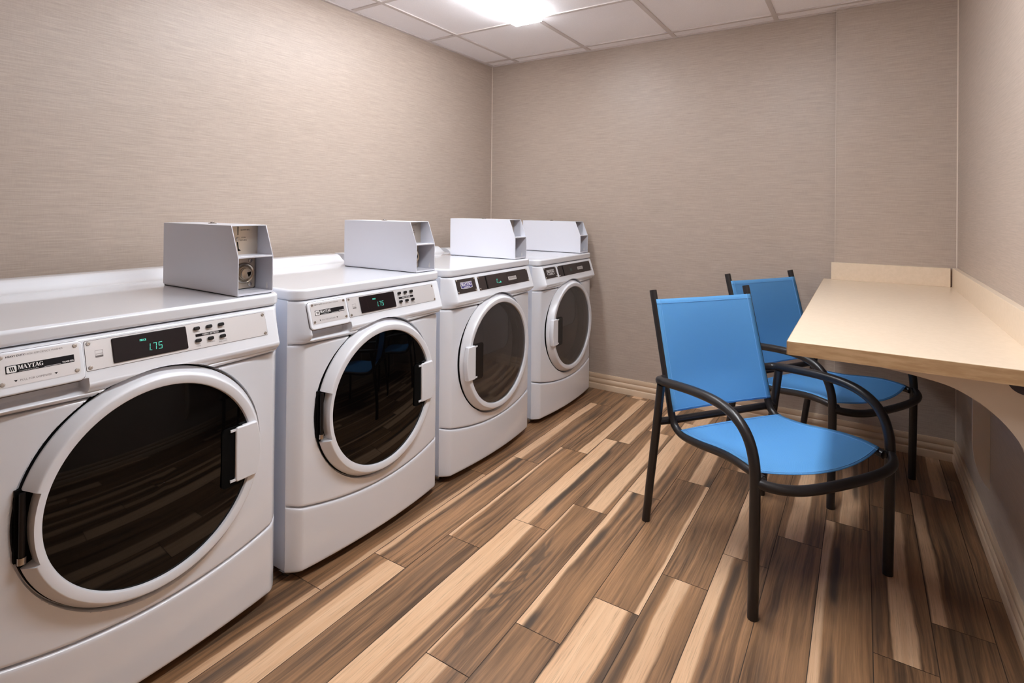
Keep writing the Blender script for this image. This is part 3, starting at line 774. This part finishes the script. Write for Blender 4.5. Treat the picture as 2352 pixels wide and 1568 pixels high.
# ------------------------------------------------------------------ chairs
def chair(x, y, ang, label):
    root = empty('armchair', (x, y, 0), label, 'chair', 'blue sling armchairs at the counter', ang)
    r = .0150
    RAIL = [(-.300, .844), (-.261, .705), (-.218, .552), (-.190, .450), (-.178, .405), (-.158, .376), (-.118, .362), (-.06, .364), (.0, .371), (.11, .389), (.19, .393), (.262, .386)]
    rail = catmull([(f, 0, z) for f, z in RAIL], 8); HWID = .225; HY = lambda f: HWID + .020 * sm((f - .0) / .24)
    for s in (-1, 1):
        ya = .275 * s
        MB().tube(catmull([(-.262, ya, 0), (-.240, ya, .14), (-.215, ya, .285), (-.190, ya, .44), (-.176, ya, .527)], 3), r).put('leg', M['frame'], root, angle=50)
        MB().tube(catmull([(.256, ya, 0), (.258, ya, .13), (.260, ya, .26), (.2615, ya, .375)], 3), r).put('leg', M['frame'], root, angle=50)
        arm = catmull([(-.214, .228 * s, .532), (-.206, .252 * s, .534), (-.192, .269 * s, .537), (-.160, ya, .5415), (-.10, ya, .549), (0, ya, .559), (.09, ya, .561), (.155, ya, .552), (.205, ya, .529), (.238, ya, .493), (.256, ya, .445), (.2612, ya, .40), (.2616, ya, .37)], 6)
        MB().tube(arm, r + .0004).put('armrest', M['frame'], root, angle=50)
        MB().tube([(v.x, HY(v.x) * s, v.z) for v in rail], .0135).put('side_rail', M['frame'], root, angle=50)
        MB().tube([(.262, .243 * s, .386), (.262, .268 * s, .386)], .011).put('rail_joint', M['frame'], root, angle=50)
    MB().tube(catmull([(.262, -.272, .386), (.283, -.255, .381), (.309, -.215, .376), (.326, -.14, .371), (.331, 0, .369), (.326, .14, .371), (.309, .215, .376), (.283, .255, .381), (.262, .272, .386)], 6), .0145).put('front_rail', M['frame'], root, angle=50)
    MB().tube([(-.198, -.274, .389), (-.190, -.222, .389), (-.190, .222, .389), (-.198, .274, .389)], .0135).put('crossbar', M['frame'], root, angle=50)
    # slings: grids between the side rails
    def sling(name, path, sag, front=None):
        nu = 24; vs = []; fs = []; uvs = []; L = 0; lens = [0]
        for a, b_ in zip(path, path[1:]): L += (b_ - a).length; lens.append(L)
        nv = len(path)
        for i, p in enumerate(path):
            t = (path[min(i + 1, nv - 1)] - path[max(i - 1, 0)]).normalized(); nrm = Vector((-t.z, 0, t.x))
            if nrm.x < 0 and name == 'backrest': nrm = -nrm
            if nrm.z < 0 and name == 'seat': nrm = -nrm
            for j in range(nu + 1):
                u = -1 + 2 * j / nu; k = 1 - u * u
                q = p + nrm * (.0140 - sag(lens[i] / L) * k)
                if front: q = q + t * (front(lens[i] / L) * k)
                vs.append((q.x, HY(p.x) * u * 1.01, q.z)); uvs.append((HWID * u, lens[i]))
        for i in range(nv - 1):
            for j in range(nu): fs.append((i * (nu + 1) + j, i * (nu + 1) + j + 1, (i + 1) * (nu + 1) + j + 1, (i + 1) * (nu + 1) + j))
        me = bpy.data.meshes.new(name); me.from_pydata(vs, [], fs); me.materials.append(M['sling'])
        l = me.uv_layers.new(name='weave')
        for lp in me.loops: l.data[lp.index].uv = uvs[lp.vertex_index]
        me.polygons.foreach_set('use_smooth', [True] * len(me.polygons))
        o = bpy.data.objects.new(name, me); COL.objects.link(o); o.parent = root
        sd = o.modifiers.new('thickness', 'SOLIDIFY'); sd.thickness = .0016; sd.offset = 0
        # stitching just inside the edges
        g = lambda i, j: Vector(vs[i * (nu + 1) + j]) + Vector((.0012, 0, .0014)) 
        b = MB()
        for j in (1, nu - 1): b.tube([g(i, j) for i in range(nv)], .0008, 5)
        for i in (1, nv - 2): b.tube([g(i, j) for j in range(nu + 1)], .0008, 5)
        b.put('stitching', M['thread'], o)
    back = [v for v in rail if .420 <= v.z <= .826 and v.x < -.15]
    sling('backrest', back, lambda t: .010 + .022 * sm(t * 1.2) * sm((1 - t) * 2 + .3), None)
    seat = [v for v in rail if v.x > -.135 and v.z < .41 and v.x < .252]
    sling('seat', seat, lambda t: .022 * sm(t * 2 + .2) * (1 - .55 * sm((t - .6) / .4)), lambda t: .046 * sm((t - .35) / .65) if t > .35 else -.010 * (1 - t / .35))
    return root
chair(1.98597, 2.23568, math.radians(-36.65), 'blue sling armchair with black tube frame, nearer the camera at the counter corner')
chair(2.1063, 3.0171, math.radians(-31.1), 'blue sling armchair with black tube frame, farther one pushed under the counter')

# ------------------------------------------------------------------ light and camera
w = bpy.data.worlds.new('world'); S.world = w; w.use_nodes = True
w.node_tree.nodes['Background'].inputs[0].default_value = (.5, .5, .5, 1); w.node_tree.nodes['Background'].inputs[1].default_value = .0

cam = bpy.data.cameras.new('camera'); co = bpy.data.objects.new('camera', cam); COL.objects.link(co)
yaw, pitch, roll, F = .5706294, .0048016, .0098246, 1254.14
f = Vector((-math.sin(yaw), math.cos(yaw), 0)); r = Vector((math.cos(yaw), math.sin(yaw), 0)); u = Vector((0, 0, 1))
f2 = f * math.cos(pitch) + u * math.sin(pitch); u2 = -f * math.sin(pitch) + u * math.cos(pitch)
r3 = r * math.cos(roll) + u2 * math.sin(roll); u3 = -r * math.sin(roll) + u2 * math.cos(roll)
co.matrix_world = Matrix(((r3.x, u3.x, -f2.x, 2.28148), (r3.y, u3.y, -f2.y, .18748), (r3.z, u3.z, -f2.z, 1.14866), (0, 0, 0, 1)))
cam.sensor_fit = 'HORIZONTAL'; cam.sensor_width = 36; cam.lens = F / 2352 * 36; cam.shift_y = -(784 - 473.573) / 2352; cam.clip_start = .02
S.camera = co
S.view_settings.view_transform = 'Standard'; S.view_settings.look = 'None'; S.view_settings.gamma = 1; S.view_settings.use_curve_mapping = False
S.view_settings.exposure = 0.36
S.cycles.use_denoising = True
S.cycles.max_bounces = 14; S.cycles.diffuse_bounces = 8; S.cycles.glossy_bounces = 5; S.cycles.transparent_max_bounces = 12
S.cycles.sample_clamp_indirect = 6
S.cycles.caustics_reflective = False; S.cycles.caustics_refractive = False
